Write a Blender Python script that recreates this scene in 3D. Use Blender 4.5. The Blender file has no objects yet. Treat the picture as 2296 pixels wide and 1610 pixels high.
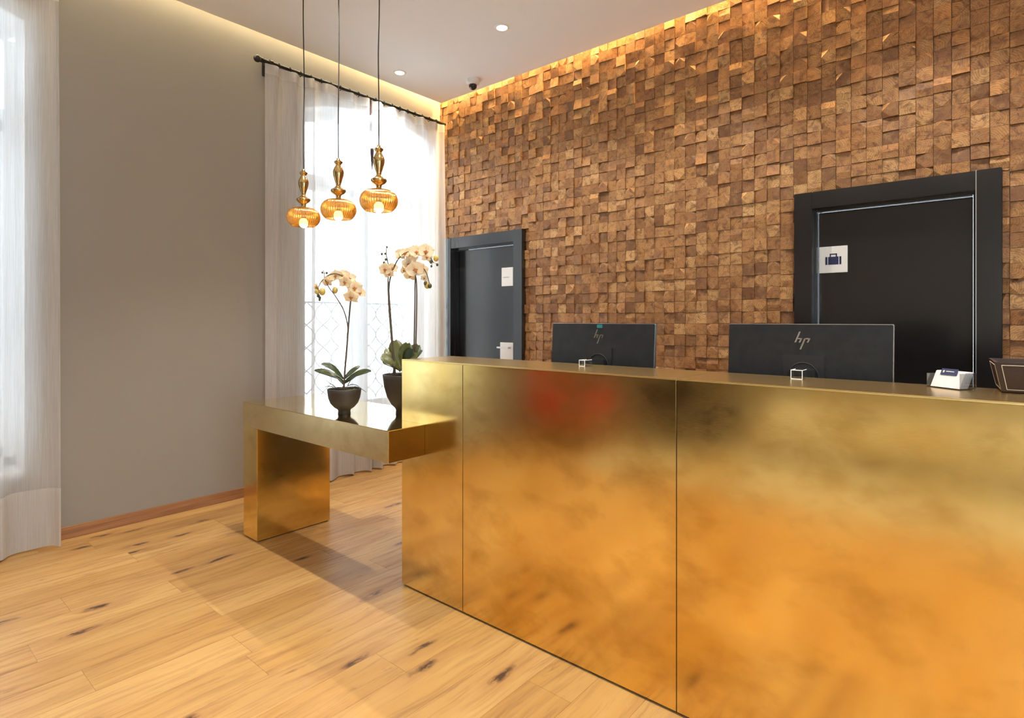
import bpy, bmesh, math, random
from mathutils import Vector, Matrix, noise as mnoise
R = random.Random(7)
scene = bpy.context.scene
COL = scene.collection
PI = math.pi

# ------------------------------------------------------------------ camera, world, exposure
FPX, CX, HY, CAMH = 1281.0, 1148.0, 716.0, 1.31
YAW = math.radians(40.35)
CAM = Vector((4.2386, -3.9001, CAMH))
RV = Vector((math.cos(YAW), math.sin(YAW), 0)); FV = Vector((-math.sin(YAW), math.cos(YAW), 0))
cd = bpy.data.cameras.new('camera'); cam = bpy.data.objects.new('camera', cd); COL.objects.link(cam)
cam.location = CAM; cam.rotation_euler = (PI / 2, 0, YAW)
cd.sensor_width = 36; cd.lens = 36 * FPX / 2296; cd.shift_y = -(805 - HY) / 2296; cd.clip_start = .02
scene.camera = cam

w = bpy.data.worlds.new('daylight'); scene.world = w; w.use_nodes = True
bg = w.node_tree.nodes['Background']; bg.inputs[0].default_value = (.78, .90, 1.0, 1); bg.inputs[1].default_value = 7.0
vs = scene.view_settings
vs.view_transform = 'Standard'; vs.look = 'None'; vs.exposure = 0.3; vs.gamma = 1.0; vs.use_curve_mapping = False
SPOT_W, SPOT_COL = 125.0, (1.0, .94, .85)
LED_WOOD, LED_WALL = 230.0, 65.0
BULB = 30.0

def ray(px, py): return RV * ((px - CX) / FPX) + FV + Vector((0, 0, (HY - py) / FPX))
def at_depth(px, py, d): return CAM + ray(px, py) * d
def project(p):
    d = Vector(p) - CAM; z = d.dot(FV)
    return (CX + FPX * d.dot(RV) / z, HY - FPX * d.z / z, z)

# ------------------------------------------------------------------ materials
def mat(name, col=(.8, .8, .8), rough=.5, metal=0.0, spec=.5, emit=None, estr=0):
    m = bpy.data.materials.new(name); m.use_nodes = True
    b = m.node_tree.nodes['Principled BSDF']
    b.inputs['Base Color'].default_value = (*col, 1); b.inputs['Roughness'].default_value = rough
    b.inputs['Metallic'].default_value = metal; b.inputs['Specular IOR Level'].default_value = spec
    if emit: b.inputs['Emission Color'].default_value = (*emit, 1); b.inputs['Emission Strength'].default_value = estr
    return m
class N:
    def __init__(s, m): s.m = m; s.t = m.node_tree; s.b = s.t.nodes.get('Principled BSDF'); s.out = s.t.nodes.get('Material Output')
    def n(s, typ, **kw):
        x = s.t.nodes.new(typ)
        for k, v in kw.items():
            if k.startswith('i_'):
                k = k[2:]; x.inputs[int(k) if k.isdigit() else k.replace('_', ' ')].default_value = v
            else: setattr(x, k, v)
        return x
    def l(s, a, b): s.t.links.new(a, b)
    def ramp(s, src, stops):
        r = s.n('ShaderNodeValToRGB'); e = r.color_ramp.elements
        while len(e) < len(stops): e.new(.5)
        for el, (p, c) in zip(e, stops): el.position = p; el.color = (*c, 1) if len(c) == 3 else c
        s.l(src, r.inputs[0]); return r.outputs[0]
    def mix(s, a, b, f, mode='MIX'):
        x = s.n('ShaderNodeMix', data_type='RGBA', blend_type=mode)
        for v, i in ((f, 0), (a, 6), (b, 7)):
            if hasattr(v, 'links'): s.l(v, x.inputs[i])
            else: x.inputs[i].default_value = v if i == 0 else ((*v, 1) if len(v) == 3 else v)
        return x.outputs[2]
    def math(s, op, a, b=0.0):
        x = s.n('ShaderNodeMath', operation=op)
        for v, i in ((a, 0), (b, 1)):
            if hasattr(v, 'links'): s.l(v, x.inputs[i])
            else: x.inputs[i].default_value = v
        return x.outputs[0]
    def noise(s, vec, scale, detail=4, rough=.5, dist=0):
        x = s.n('ShaderNodeTexNoise', i_Scale=scale, i_Detail=detail, i_Roughness=rough, i_Distortion=dist)
        s.l(vec, x.inputs['Vector']); return x.outputs[0]
    def mapping(s, vec, scale=(1, 1, 1), rot=(0, 0, 0)):
        x = s.n('ShaderNodeMapping'); x.inputs['Scale'].default_value = scale; x.inputs['Rotation'].default_value = rot
        s.l(vec, x.inputs['Vector']); return x.outputs[0]
    def bump(s, h, strength=.3, dist=.002):
        x = s.n('ShaderNodeBump', i_Strength=strength, i_Distance=dist); s.l(h, x.inputs['Height']); s.l(x.outputs[0], s.b.inputs['Normal'])

def noisy(m, col2, scale=8, amt=.5, bump=0, bscale=80, bdist=.002):
    n = N(m); tc = n.n('ShaderNodeTexCoord').outputs['Object']
    c1 = tuple(n.b.inputs['Base Color'].default_value)[:3]
    f = n.ramp(n.noise(tc, scale, 5), [(.3, (0, 0, 0)), (.7, (amt, amt, amt))])
    n.l(n.mix(c1, col2, f), n.b.inputs['Base Color'])
    if bump: n.bump(n.noise(tc, bscale, 3), bump, bdist)
    return m

M = {}
M['wall'] = noisy(mat('taupe_plaster', (.30, .272, .238), .85), (.318, .282, .242), 1.6, .5, .08, 180)
M['plaster'] = noisy(mat('white_plaster', (.80, .80, .80), .9), (.76, .76, .76), 2, .4)
M['ceiling'] = noisy(mat('white_ceiling_paint', (.83, .86, .90), .9), (.80, .83, .87), 1.2, .4)
M['white_paint'] = noisy(mat('white_gloss_paint', (.78, .79, .8), .4), (.74, .75, .76), 3, .4)
M['black_iron'] = noisy(mat('black_iron', (.018, .016, .015), .45, .3), (.03, .027, .025), 30, .5)
M['grille'] = noisy(mat('grey_painted_iron', (.28, .29, .3), .5), (.34, .34, .35), 20, .5)
M['acrylic_edge'] = noisy(mat('frosted_acrylic_edge', (.85, .85, .85), .3), (.75, .75, .75), 40, .4)
M['silver'] = noisy(mat('silver_aluminium', (.75, .73, .72), .28, 1.0), (.68, .66, .65), 25, .4)
M['chrome'] = noisy(mat('chrome', (.85, .85, .86), .08, 1.0), (.8, .8, .8), 25, .3)
M['monitor'] = noisy(mat('black_monitor_plastic', (.010, .011, .013), .32, spec=.55), (.028, .029, .032), 30, .5)
M['monitor_dark'] = noisy(mat('matte_black_plastic', (.010, .010, .011), .5), (.014, .014, .015), 30, .5)
M['sign'] = noisy(mat('white_sign_plate', (.78, .76, .73), .4), (.74, .72, .70), 6, .4)
M['navy'] = noisy(mat('navy_print', (.016, .02, .075), .5), (.02, .025, .085), 30, .4)
M['grey_print'] = noisy(mat('grey_print', (.35, .35, .36), .6), (.3, .3, .3), 30, .4)
M['card'] = noisy(mat('white_card', (.62, .61, .63), .6), (.56, .55, .57), 60, .5)
M['pot'] = noisy(mat('dark_brown_ceramic', (.030, .022, .019), .55), (.045, .034, .028), 9, .7, .15, 60)
M['bark'] = noisy(mat('orange_bark_chips', (.33, .16, .06), .8), (.16, .07, .03), 60, .9, .6, 90, .006)
M['moss'] = noisy(mat('green_moss', (.06, .09, .02), .95), (.14, .15, .04), 70, .9, .6, 200, .006)
M['stem'] = noisy(mat('brown_green_stem', (.10, .055, .035), .5), (.06, .06, .025), 25, .8)
M['root'] = noisy(mat('grey_root', (.12, .11, .08), .7), (.06, .05, .04), 50, .8)
M['bud'] = noisy(mat('dark_green_bud', (.05, .06, .02), .45), (.09, .09, .03), 40, .6)
M['yellow_bud'] = noisy(mat('yellow_bud', (.62, .45, .12), .5), (.5, .42, .12), 40, .6)
M['lip'] = noisy(mat('orange_flower_lip', (.55, .20, .03), .5), (.30, .07, .02), 60, .8)
M['lens'] = mat('lamp_lens', (.9, .9, .9), .5, emit=(1, .93, .8), estr=40)
M['bulb'] = mat('glowing_bulb', (.9, .9, .9), .5, emit=(1, .78, .45), estr=BULB)
M['led_wood'] = mat('led_strip_warm', (.9, .9, .9), .5, emit=(1, .66, .26), estr=LED_WOOD)
M['led_wall'] = mat('led_strip_soft', (.9, .9, .9), .5, emit=(1, .80, .46), estr=LED_WALL)
M['camera_white'] = noisy(mat('white_plastic', (.75, .75, .74), .4), (.7, .7, .69), 20, .4)
M['camera_dome'] = noisy(mat('smoked_dome', (.01, .011, .013), .08), (.014, .015, .017), 20, .4)
M['cord'] = noisy(mat('black_fabric_cord', (.012, .011, .01), .7), (.02, .018, .016), 200, .6)
M['tassel'] = noisy(mat('maroon_tassel', (.06, .025, .025), .9), (.03, .015, .015), 80, .6)
M['red'] = noisy(mat('red_upholstery', (.48, .07, .045), .8), (.4, .05, .04), 30, .5, .2, 300)
M['rug'] = noisy(mat('beige_wool', (.50, .44, .34), .95), (.42, .37, .29), 12, .7, .3, 400)
M['pavement'] = noisy(mat('grey_paving', (.22, .22, .22), .8), (.28, .28, .27), 3, .7)
M['cream'] = noisy(mat('cream_wool', (.72, .66, .54), .9), (.64, .58, .47), 30, .6, .3, 200)
M['dark_wood'] = noisy(mat('dark_wood_leg', (.04, .024, .016), .5), (.06, .034, .02), 12, .6)
M['leather'] = noisy(mat('brown_leather', (.030, .014, .009), .42), (.045, .021, .013), 25, .6, .25, 250)
M['stitch'] = noisy(mat('cream_thread', (.62, .55, .47), .8), (.5, .44, .38), 200, .5)
M['teal'] = noisy(mat('teal_reflection', (.01, .13, .14), .4), (.02, .2, .2), 60, .5)
M['plinth'] = noisy(mat('black_plinth', (.01, .009, .008), .6), (.015, .013, .012), 20, .5)

def door_mat():
    m = mat('charcoal_veneer', (.012, .0115, .013), .20, spec=.8); n = N(m)
    tc = n.mapping(n.n('ShaderNodeTexCoord').outputs['Object'], (60, 60, 2.5))
    f = n.noise(tc, 3, 6, .6)
    n.l(n.ramp(f, [(.3, (.005, .0048, .006)), (.7, (.010, .0095, .010))]), n.b.inputs['Base Color'])
    n.bump(f, .03, .001); n.b.inputs['Coat Weight'].default_value = .4; n.b.inputs['Coat Roughness'].default_value = .12; return m
M['door'] = door_mat()

def brass_mat(name, base=(.90, .715, .32), tarnish=(.70, .425, .095), rough=(.12, .22), scale=1.0, amount=.75):
    m = mat(name, base, .2, 1.0); n = N(m)
    tc = n.n('ShaderNodeTexCoord').outputs['Object']
    big = n.noise(tc, 2.2 * scale, 4, .5, .15)
    mid = n.noise(n.mapping(tc, (1, 1, 1.5), (.3, .5, .2)), 5.0 * scale, 5, .55, .2)
    brush = n.noise(n.mapping(tc, (30, 30, 240), (0, .35, 0)), 1.5, 3, .5)
    f1 = n.ramp(big, [(.36, (0, 0, 0)), (.68, (amount,) * 3)])
    f2 = n.ramp(mid, [(.48, (0, 0, 0)), (.74, (amount * .7,) * 3)])
    c = n.mix(base, tarnish, f1)
    c = n.mix(c, tuple(x * .62 for x in tarnish), f2)
    n.l(c, n.b.inputs['Base Color'])
    rr = n.n('ShaderNodeMapRange', i_1=.3, i_2=.72, i_3=rough[0], i_4=rough[1]); n.l(mid, rr.inputs[0])
    r2 = n.math('ADD', rr.outputs[0], n.math('MULTIPLY', n.math('SUBTRACT', brush, .5), .10))
    n.l(r2, n.b.inputs['Roughness'])
    n.bump(n.noise(tc, 2.5, 1), .02, .004)
    return m
M['brass'] = brass_mat('patinated_brass_sheet')
M['brass_edge'] = noisy(mat('bright_brass_edge', (.97, .76, .34), .34, 1.0), (.9, .66, .25), 20, .5)
M['brass_top'] = brass_mat('polished_brass_top', (.88, .70, .36), (.72, .50, .18), (.06, .12), 1.0, .4)
M['brass_counter'] = noisy(mat('rubbed_brass_counter', (.62, .44, .18), .27, 1.0), (.54, .37, .14), 3, .6)
M['brass_dark'] = brass_mat('dark_brass_sheet', (.22, .135, .04), (.15, .08, .02), (.12, .2), 1.0, .6)  # darker patina; colour also stands in for dim reflections at the table end
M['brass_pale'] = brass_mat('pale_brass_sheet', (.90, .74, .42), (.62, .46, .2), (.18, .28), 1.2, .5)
M['lamp_brass'] = brass_mat('aged_lamp_brass', (.74, .53, .23), (.36, .22, .08), (.12, .25), 12, .7)

def shade_mat():
    m = mat('amber_mirror_glass', (.8, .48, .12), .12); n = N(m)
    tr = n.n('ShaderNodeBsdfTransparent'); tr.inputs[0].default_value = (.76, .50, .17, 1)
    gl = n.n('ShaderNodeBsdfGlossy'); gl.inputs[0].default_value = (.74, .53, .23, 1); gl.inputs['Roughness'].default_value = .12
    tl = n.n('ShaderNodeBsdfTranslucent'); tl.inputs[0].default_value = (.42, .24, .06, 1)
    a = n.n('ShaderNodeMixShader'); a.inputs[0].default_value = .3; n.l(tr.outputs[0], a.inputs[1]); n.l(tl.outputs[0], a.inputs[2])
    b = n.n('ShaderNodeMixShader'); n.l(a.outputs[0], b.inputs[1]); n.l(gl.outputs[0], b.inputs[2])
    tc = n.n('ShaderNodeTexCoord').outputs['Object']
    n.l(n.ramp(n.noise(tc, 60, 3), [(.3, (.62,) * 3), (.7, (.82,) * 3)]), b.inputs[0])
    n.l(b.outputs[0], n.out.inputs[0]); return m
M['shade'] = shade_mat()

def sheer(name, transp, col=(.86, .84, .82)):
    m = mat(name, col, .9); n = N(m)
    tc = n.n('ShaderNodeTexCoord').outputs['Object']
    slub = n.noise(n.mapping(tc, (220, 220, 4)), 1.0, 3, .6)
    df = n.n('ShaderNodeBsdfDiffuse'); df.inputs[0].default_value = (*col, 1)
    tl = n.n('ShaderNodeBsdfTranslucent'); tl.inputs[0].default_value = (*col, 1)
    tr = n.n('ShaderNodeBsdfTransparent')
    a = n.n('ShaderNodeMixShader'); a.inputs[0].default_value = .5; n.l(df.outputs[0], a.inputs[1]); n.l(tl.outputs[0], a.inputs[2])
    b = n.n('ShaderNodeMixShader'); n.l(a.outputs[0], b.inputs[1]); n.l(tr.outputs[0], b.inputs[2])
    n.l(n.ramp(slub, [(.3, (max(0, transp - .08),) * 3), (.7, (min(1, transp + .08),) * 3)]), b.inputs[0])
    n.l(b.outputs[0], n.out.inputs[0]); return m
M['sheer'] = sheer('sheer_voile', .32, (.78, .77, .77))
M['sheer_hem'] = sheer('doubled_voile', .08, (.78, .75, .72))

def glassy(name, tint, refl, rough=.02):
    m = mat(name, tint, rough); n = N(m)
    tr = n.n('ShaderNodeBsdfTransparent'); tr.inputs[0].default_value = (*tint, 1)
    gl = n.n('ShaderNodeBsdfGlossy'); gl.inputs['Roughness'].default_value = rough
    fr = n.n('ShaderNodeFresnel'); fr.inputs[0].default_value = 1.45
    f = n.math('MULTIPLY', fr.outputs[0], refl)
    b = n.n('ShaderNodeMixShader'); n.l(f, b.inputs[0]); n.l(tr.outputs[0], b.inputs[1]); n.l(gl.outputs[0], b.inputs[2])
    n.l(b.outputs[0], n.out.inputs[0]); return m
M['pane'] = glassy('window_glass', (.97, .99, .99), 1.0)
M['acrylic'] = glassy('clear_acrylic', (.95, .96, .96), .6)

def leaf_mat(name, c1, c2):
    m = mat(name, c1, .35); n = N(m); tc = n.n('ShaderNodeTexCoord').outputs['Object']
    n.l(n.ramp(n.noise(tc, 14, 4), [(.3, c1), (.7, c2)]), n.b.inputs['Base Color']); return m
M['leaf'] = leaf_mat('dark_orchid_leaf', (.022, .042, .018), (.055, .075, .028))
M['leaf_olive'] = leaf_mat('olive_orchid_leaf', (.07, .09, .02), (.13, .13, .035))
def petal_mat():
    m = mat('cream_petal', (.86, .70, .46), .6); n = N(m); tc = n.n('ShaderNodeTexCoord').outputs['Object']
    c = n.ramp(n.noise(tc, 30, 4), [(.3, (.90, .82, .64)), (.7, (.88, .72, .48))])
    n.l(c, n.b.inputs['Base Color'])
    tl = n.n('ShaderNodeBsdfTranslucent'); n.l(c, tl.inputs[0])
    b = n.n('ShaderNodeMixShader'); b.inputs[0].default_value = .35; n.l(n.b.outputs[0], b.inputs[1]); n.l(tl.outputs[0], b.inputs[2])
    n.l(b.outputs[0], n.out.inputs[0]); return m
M['petal'] = petal_mat()

def plank_mat():
    m = mat('golden_oak_plank', (.5, .3, .12), .42); n = N(m)
    oi = n.n('ShaderNodeObjectInfo'); tc = n.n('ShaderNodeTexCoord').outputs['Object']
    off = n.n('ShaderNodeVectorMath', operation='SCALE'); off.inputs[0].default_value = (13.1, 47.3, 7.7); n.l(oi.outputs['Random'], off.inputs['Scale'])
    ad = n.n('ShaderNodeVectorMath', operation='ADD'); n.l(tc, ad.inputs[0]); n.l(off.outputs[0], ad.inputs[1]); v = ad.outputs[0]
    wz = n.n('ShaderNodeTexNoise', i_Scale=1.0, i_Detail=3.0); n.l(n.mapping(v, (5, 2.2, 1)), wz.inputs[0])
    ws = n.n('ShaderNodeVectorMath', operation='SCALE'); ws.inputs['Scale'].default_value = .07; n.l(wz.outputs[1], ws.inputs[0])
    wa = n.n('ShaderNodeVectorMath', operation='ADD'); n.l(v, wa.inputs[0]); n.l(ws.outputs[0], wa.inputs[1]); v0 = v; v = wa.outputs[0]
    broad = n.noise(n.mapping(v, (9, .9, 1)), 1.0, 4, .55, .6)
    grain = n.noise(n.mapping(v, (42, 2.6, 1)), 1.0, 6, .65, .4)
    fine = n.noise(n.mapping(v, (260, 9, 1)), 1.0, 3, .6)
    base = n.ramp(oi.outputs['Random'], [(0, (.41, .22, .068)), (.35, (.49, .275, .086)), (.7, (.46, .26, .09)), (1, (.55, .33, .12))])
    c = n.mix(base, (.25, .115, .042), n.ramp(grain, [(.47, (0, 0, 0)), (.74, (.9,) * 3)]))
    c = n.mix(c, (.60, .37, .135), n.ramp(broad, [(.45, (0, 0, 0)), (.75, (.6,) * 3)]))
    c = n.mix(c, (.30, .15, .06), n.ramp(fine, [(.58, (0, 0, 0)), (.85, (.35,) * 3)]))
    wv = n.n('ShaderNodeVectorMath', operation='ADD'); n.l(n.mapping(v, (5.2, 1.5, 1)), wv.inputs[0])
    nz = n.n('ShaderNodeTexNoise', i_Scale=9.0, i_Detail=3.0); n.l(v, nz.inputs[0])
    sc = n.n('ShaderNodeVectorMath', operation='SCALE'); sc.inputs['Scale'].default_value = .22; n.l(nz.outputs[1], sc.inputs[0]); n.l(sc.outputs[0], wv.inputs[1])
    vor = n.n('ShaderNodeTexVoronoi', voronoi_dimensions='2D'); vor.inputs['Scale'].default_value = 1.0; n.l(wv.outputs[0], vor.inputs['Vector'])
    rnd = n.n('ShaderNodeSeparateColor'); n.l(vor.outputs['Color'], rnd.inputs[0])
    has = n.math('GREATER_THAN', rnd.outputs[0], .55)
    k1 = n.math('MULTIPLY', n.ramp(vor.outputs['Distance'], [(.04, (1, 1, 1)), (.12, (0, 0, 0))]), has)
    k2 = n.math('MULTIPLY', n.ramp(vor.outputs['Distance'], [(.10, (.6,) * 3), (.34, (0, 0, 0))]), has)
    k1 = n.math('MULTIPLY', k1, n.ramp(n.noise(n.mapping(v, (60, 14, 1)), 1, 4, .7), [(.38, (0, 0, 0)), (.52, (1, 1, 1))]))
    c = n.mix(c, (.38, .19, .07), k2)
    c = n.mix(c, (.075, .035, .02), k1)
    streak = n.noise(n.mapping(v, (24, 4.5, 1)), 1.0, 5, .7)
    gate = n.ramp(n.noise(v0, 2.3, 2), [(.45, (0, 0, 0)), (.6, (1, 1, 1))])
    c = n.mix(c, (.20, .09, .035), n.math('MULTIPLY', n.ramp(streak, [(.60, (0, 0, 0)), (.70, (.75,) * 3)]), gate))
    n.l(c, n.b.inputs['Base Color'])
    rr = n.n('ShaderNodeMapRange', i_1=.3, i_2=.7, i_3=.34, i_4=.5); n.l(grain, rr.inputs[0]); n.l(rr.outputs[0], n.b.inputs['Roughness'])
    n.bump(grain, .10, .001); return m
M['plank'] = plank_mat()
def skirting_mat():
    m = mat('oak_skirting', (.33, .14, .06), .5); n = N(m); tc = n.n('ShaderNodeTexCoord').outputs['Object']
    g = n.noise(n.mapping(tc, (1, 1.5, 50)), 1.5, 5, .6)
    n.l(n.ramp(g, [(.3, (.24, .10, .045)), (.7, (.42, .20, .085))]), n.b.inputs['Base Color']); return m
M['skirting'] = skirting_mat()

def tile_mat():
    m = mat('end_grain_teak', (.4, .2, .09), .56, spec=.4); n = N(m)
    uv = n.n('ShaderNodeUVMap', uv_map='UVMap').outputs[0]
    ca = n.n('ShaderNodeVertexColor', layer_name='tile'); sp = n.n('ShaderNodeSeparateColor'); n.l(ca.outputs[0], sp.inputs[0])
    rnd, rnd2, rnd3 = sp.outputs[0], sp.outputs[1], sp.outputs[2]
    # every tile is its own piece of wood: shift the noise domain by its random numbers
    cmb = n.n('ShaderNodeCombineXYZ'); n.l(n.math('MULTIPLY', rnd, 37.0), cmb.inputs[0]); n.l(n.math('MULTIPLY', rnd2, 53.0), cmb.inputs[1]); n.l(n.math('MULTIPLY', rnd3, 29.0), cmb.inputs[2])
    ad = n.n('ShaderNodeVectorMath', operation='ADD'); n.l(uv, ad.inputs[0]); n.l(cmb.outputs[0], ad.inputs[1]); v = ad.outputs[0]
    nz = n.n('ShaderNodeTexNoise', i_Scale=22.0, i_Detail=3.0); n.l(v, nz.inputs[0])
    dsp = n.n('ShaderNodeVectorMath', operation='SCALE'); dsp.inputs['Scale'].default_value = .03; n.l(nz.outputs[1], dsp.inputs[0])
    wu = n.n('ShaderNodeVectorMath', operation='ADD'); n.l(uv, wu.inputs[0]); n.l(dsp.outputs[0], wu.inputs[1])
    ln = n.n('ShaderNodeVectorMath', operation='LENGTH'); n.l(wu.outputs[0], ln.inputs[0])
    rings = n.math('SINE', n.math('MULTIPLY', ln.outputs[1], 620.0))
    rings = n.math('ADD', n.math('MULTIPLY', rings, .5), .5)
    blot = n.noise(v, 26, 5, .6, .8)
    base = n.ramp(rnd, [(0, (.19, .088, .036)), (.15, (.30, .14, .052)), (.5, (.39, .188, .067)), (.85, (.46, .238, .086)), (1, (.58, .34, .14))])
    c = n.mix(base, (.13, .055, .025), n.ramp(blot, [(.45, (0, 0, 0)), (.70, (.92,) * 3)]))
    c = n.mix(c, (.56, .33, .14), n.ramp(n.noise(v, 15, 4, .6), [(.52, (0, 0, 0)), (.8, (.6,) * 3)]))
    c = n.mix(c, (.17, .075, .033), n.math('MULTIPLY', n.ramp(rings, [(.45, (0, 0, 0)), (.95, (1, 1, 1))]), .45))
    # drying cracks
    sx = n.n('ShaderNodeSeparateXYZ'); n.l(wu.outputs[0], sx.inputs[0])
    ang = n.math('ARCTAN2', sx.outputs[1], sx.outputs[0])
    ck = n.math('ABSOLUTE', n.math('SINE', n.math('ADD', n.math('MULTIPLY', ang, 2.5), n.math('MULTIPLY', rnd2, 9.0))))
    crack = n.math('MULTIPLY', n.math('LESS_THAN', ck, .045), n.math('GREATER_THAN', n.noise(v, 45, 2), .52))
    c = n.mix(c, (.05, .022, .012), n.math('MULTIPLY', crack, .8))
    n.l(c, n.b.inputs['Base Color'])
    n.bump(n.noise(v, 110, 4, .65), .35, .0012); return m
M['tile'] = tile_mat()

# ------------------------------------------------------------------ helpers
def prop(o, label=None, cat=None, group=None, kind=None):
    if label: o['label'] = label
    if cat: o['category'] = cat
    if group: o['group'] = group
    if kind: o['kind'] = kind
    return o
def thing(name, label, cat, loc=(0, 0, 0), group=None):
    o = bpy.data.objects.new(name, None); COL.objects.link(o); o.location = loc; o.empty_display_size = .05
    return prop(o, label, cat, group)
def origin_of(p):
    v = Vector((0, 0, 0))
    while p is not None: v += p.location; p = p.parent
    return v
class G:
    """collects shapes in world coordinates"""
    def __init__(s): s.v = []; s.f = []; s.sm = []
    def add(s, vs, fs, smooth=False):
        b = len(s.v); s.v += [Vector(p) for p in vs]; s.f += [tuple(i + b for i in f) for f in fs]; s.sm += [smooth] * len(fs); return s
    def box(s, x0, x1, y0, y1, z0, z1, bev=0):
        if bev <= 0:
            p = [(x, y, z) for x in (x0, x1) for y in (y0, y1) for z in (z0, z1)]
            return s.add(p, [(0, 1, 3, 2), (4, 6, 7, 5), (0, 4, 5, 1), (2, 3, 7, 6), (0, 2, 6, 4), (1, 5, 7, 3)])
        bm = bmesh.new(); bmesh.ops.create_cube(bm, size=1)
        for q in bm.verts: q.co = Vector(((x0 + x1) / 2 + q.co.x * (x1 - x0), (y0 + y1) / 2 + q.co.y * (y1 - y0), (z0 + z1) / 2 + q.co.z * (z1 - z0)))
        bmesh.ops.bevel(bm, geom=list(bm.edges), offset=bev, segments=2, affect='EDGES')
        return s.bm(bm)
    def bm(s, bm, smooth=False):
        bm.verts.index_update(); s.add([q.co.copy() for q in bm.verts], [[q.index for q in f.verts] for f in bm.faces], smooth); bm.free(); return s
    def lathe(s, prof, c, seg=32, rib=None, cap=True):
        vs, fs = [], []; n = len(prof)
        for i in range(seg):
            a = 2 * PI * i / seg
            for j, (r, z) in enumerate(prof):
                k = rib(a, j) if rib else 1.0
                vs.append((c[0] + r * k * math.cos(a), c[1] + r * k * math.sin(a), c[2] + z))
        for i in range(seg):
            for j in range(n - 1):
                a, b = i * n + j, ((i + 1) % seg) * n + j; fs.append((a, b, b + 1, a + 1))
        s.add(vs, fs, True)
        if cap:
            for j, fl in ((0, True), (n - 1, False)):
                if prof[j][0] > 1e-5:
                    ring = [vs[i * n + j] for i in range(seg)]
                    s.add(ring, [tuple(range(seg))[::-1] if fl else tuple(range(seg))])
        return s
    def tube(s, pts, rad, seg=8, closed=False):
        pts = [Vector(p) for p in pts]; n = len(pts); vs, fs = [], []
        rs = rad if hasattr(rad, '__len__') else [rad] * n
        up = Vector((.13, .31, .94)).normalized()
        for i, p in enumerate(pts):
            t = (pts[min(i + 1, n - 1)] - pts[max(i - 1, 0)]).normalized()
            u = t.cross(up)
            if u.length < .05: u = t.cross(Vector((1, 0, 0)))
            u.normalize(); q = t.cross(u)
            vs += [p + (u * math.cos(2 * PI * k / seg) + q * math.sin(2 * PI * k / seg)) * rs[i] for k in range(seg)]
        for i in range(n - 1):
            for k in range(seg): fs.append((i * seg + k, i * seg + (k + 1) % seg, (i + 1) * seg + (k + 1) % seg, (i + 1) * seg + k))
        s.add(vs, fs, True); s.add(vs[:seg], [tuple(range(seg))[::-1]]); s.add(vs[-seg:], [tuple(range(seg))]); return s
    def prism(s, poly, fn, d0, d1):
        """poly of 2d points, fn(a, b, d) -> world point, extruded from d0 to d1"""
        n = len(poly); vs = [fn(a, b, d0) for a, b in poly] + [fn(a, b, d1) for a, b in poly]
        return s.add(vs, [tuple(range(n))[::-1], tuple(range(n, 2 * n))] + [(i, (i + 1) % n, n + (i + 1) % n, n + i) for i in range(n)])
    def ball(s, c, r, sc=(1, 1, 1), seg=12, rings=8):
        bm = bmesh.new(); bmesh.ops.create_uvsphere(bm, u_segments=seg, v_segments=rings, radius=r)
        for q in bm.verts: q.co = Vector((q.co.x * sc[0], q.co.y * sc[1], q.co.z * sc[2])) + Vector(c)
        return s.bm(bm, True)
    def xf(s, mtx):
        s.v = [mtx @ p for p in s.v]; return s
    def obj(s, name, m, parent=None, fix=True):
        o0 = origin_of(parent)
        me = bpy.data.meshes.new(name); me.from_pydata([tuple(p - o0) for p in s.v], [], s.f); 
        me.polygons.foreach_set('use_smooth', s.sm)
        if fix:
            bm = bmesh.new(); bm.from_mesh(me); bmesh.ops.recalc_face_normals(bm, faces=bm.faces); bm.to_mesh(me); bm.free()
        me.materials.append(M[m] if isinstance(m, str) else m)
        o = bpy.data.objects.new(name, me); COL.objects.link(o); o.parent = parent; return o
def struct(o, label=None): return prop(o, label, None, None, 'structure')
def copy_tree(o, parent=None, loc=None, label=None):
    c = o.copy(); COL.objects.link(c); c.parent = parent
    if loc is not None: c.location = loc
    if label: c['label'] = label
    for ch in [x for x in bpy.data.objects if x.parent == o]: copy_tree(ch, c)
    return c

# ------------------------------------------------------------------ room shell
XR, YB, ZTOP, ZC = 8.2, -6.6, 3.72, 3.42
WIN = [(-1.479, -.089), (-4.605, -3.215)]       # arched openings in the left wall (y range)
SILL, SPR, RISE, TH = .44, 3.015, .125, .36
def arch(y, y0, y1):
    t = (y - (y0 + y1) / 2) / ((y1 - y0) / 2); return SPR + RISE * (1 - t * t)

g = G()
edges = [YB - .2] + [e for a in sorted(WIN) for e in a] + [.2]
for i in range(0, len(edges), 2): g.box(-TH, 0, edges[i], edges[i + 1], 0, ZTOP)
for y0, y1 in WIN:
    g.box(-TH, 0, y0, y1, 0, SILL)
    n = 20
    for k in range(n):
        a, b = y0 + (y1 - y0) * k / n, y0 + (y1 - y0) * (k + 1) / n
        za, zb = arch(a, y0, y1), arch(b, y0, y1)
        p = [(x, y, z) for x in (-TH, 0) for (y, z) in ((a, za), (b, zb), (b, ZTOP), (a, ZTOP))]
        g.add(p, [(0, 1, 2, 3), (4, 7, 6, 5), (0, 4, 5, 1)])
wl = g.obj('wall_left', 'wall', fix=False); struct(wl, 'taupe plaster wall with arched curtained windows')
wl.data.materials.append(M['plaster'])
for p in wl.data.polygons:
    c = p.center
    if abs(p.normal.x) < .5 and c.x > -TH + .01 and any(y0 - .02 < c.y < y1 + .02 for y0, y1 in WIN): p.material_index = 1

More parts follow.
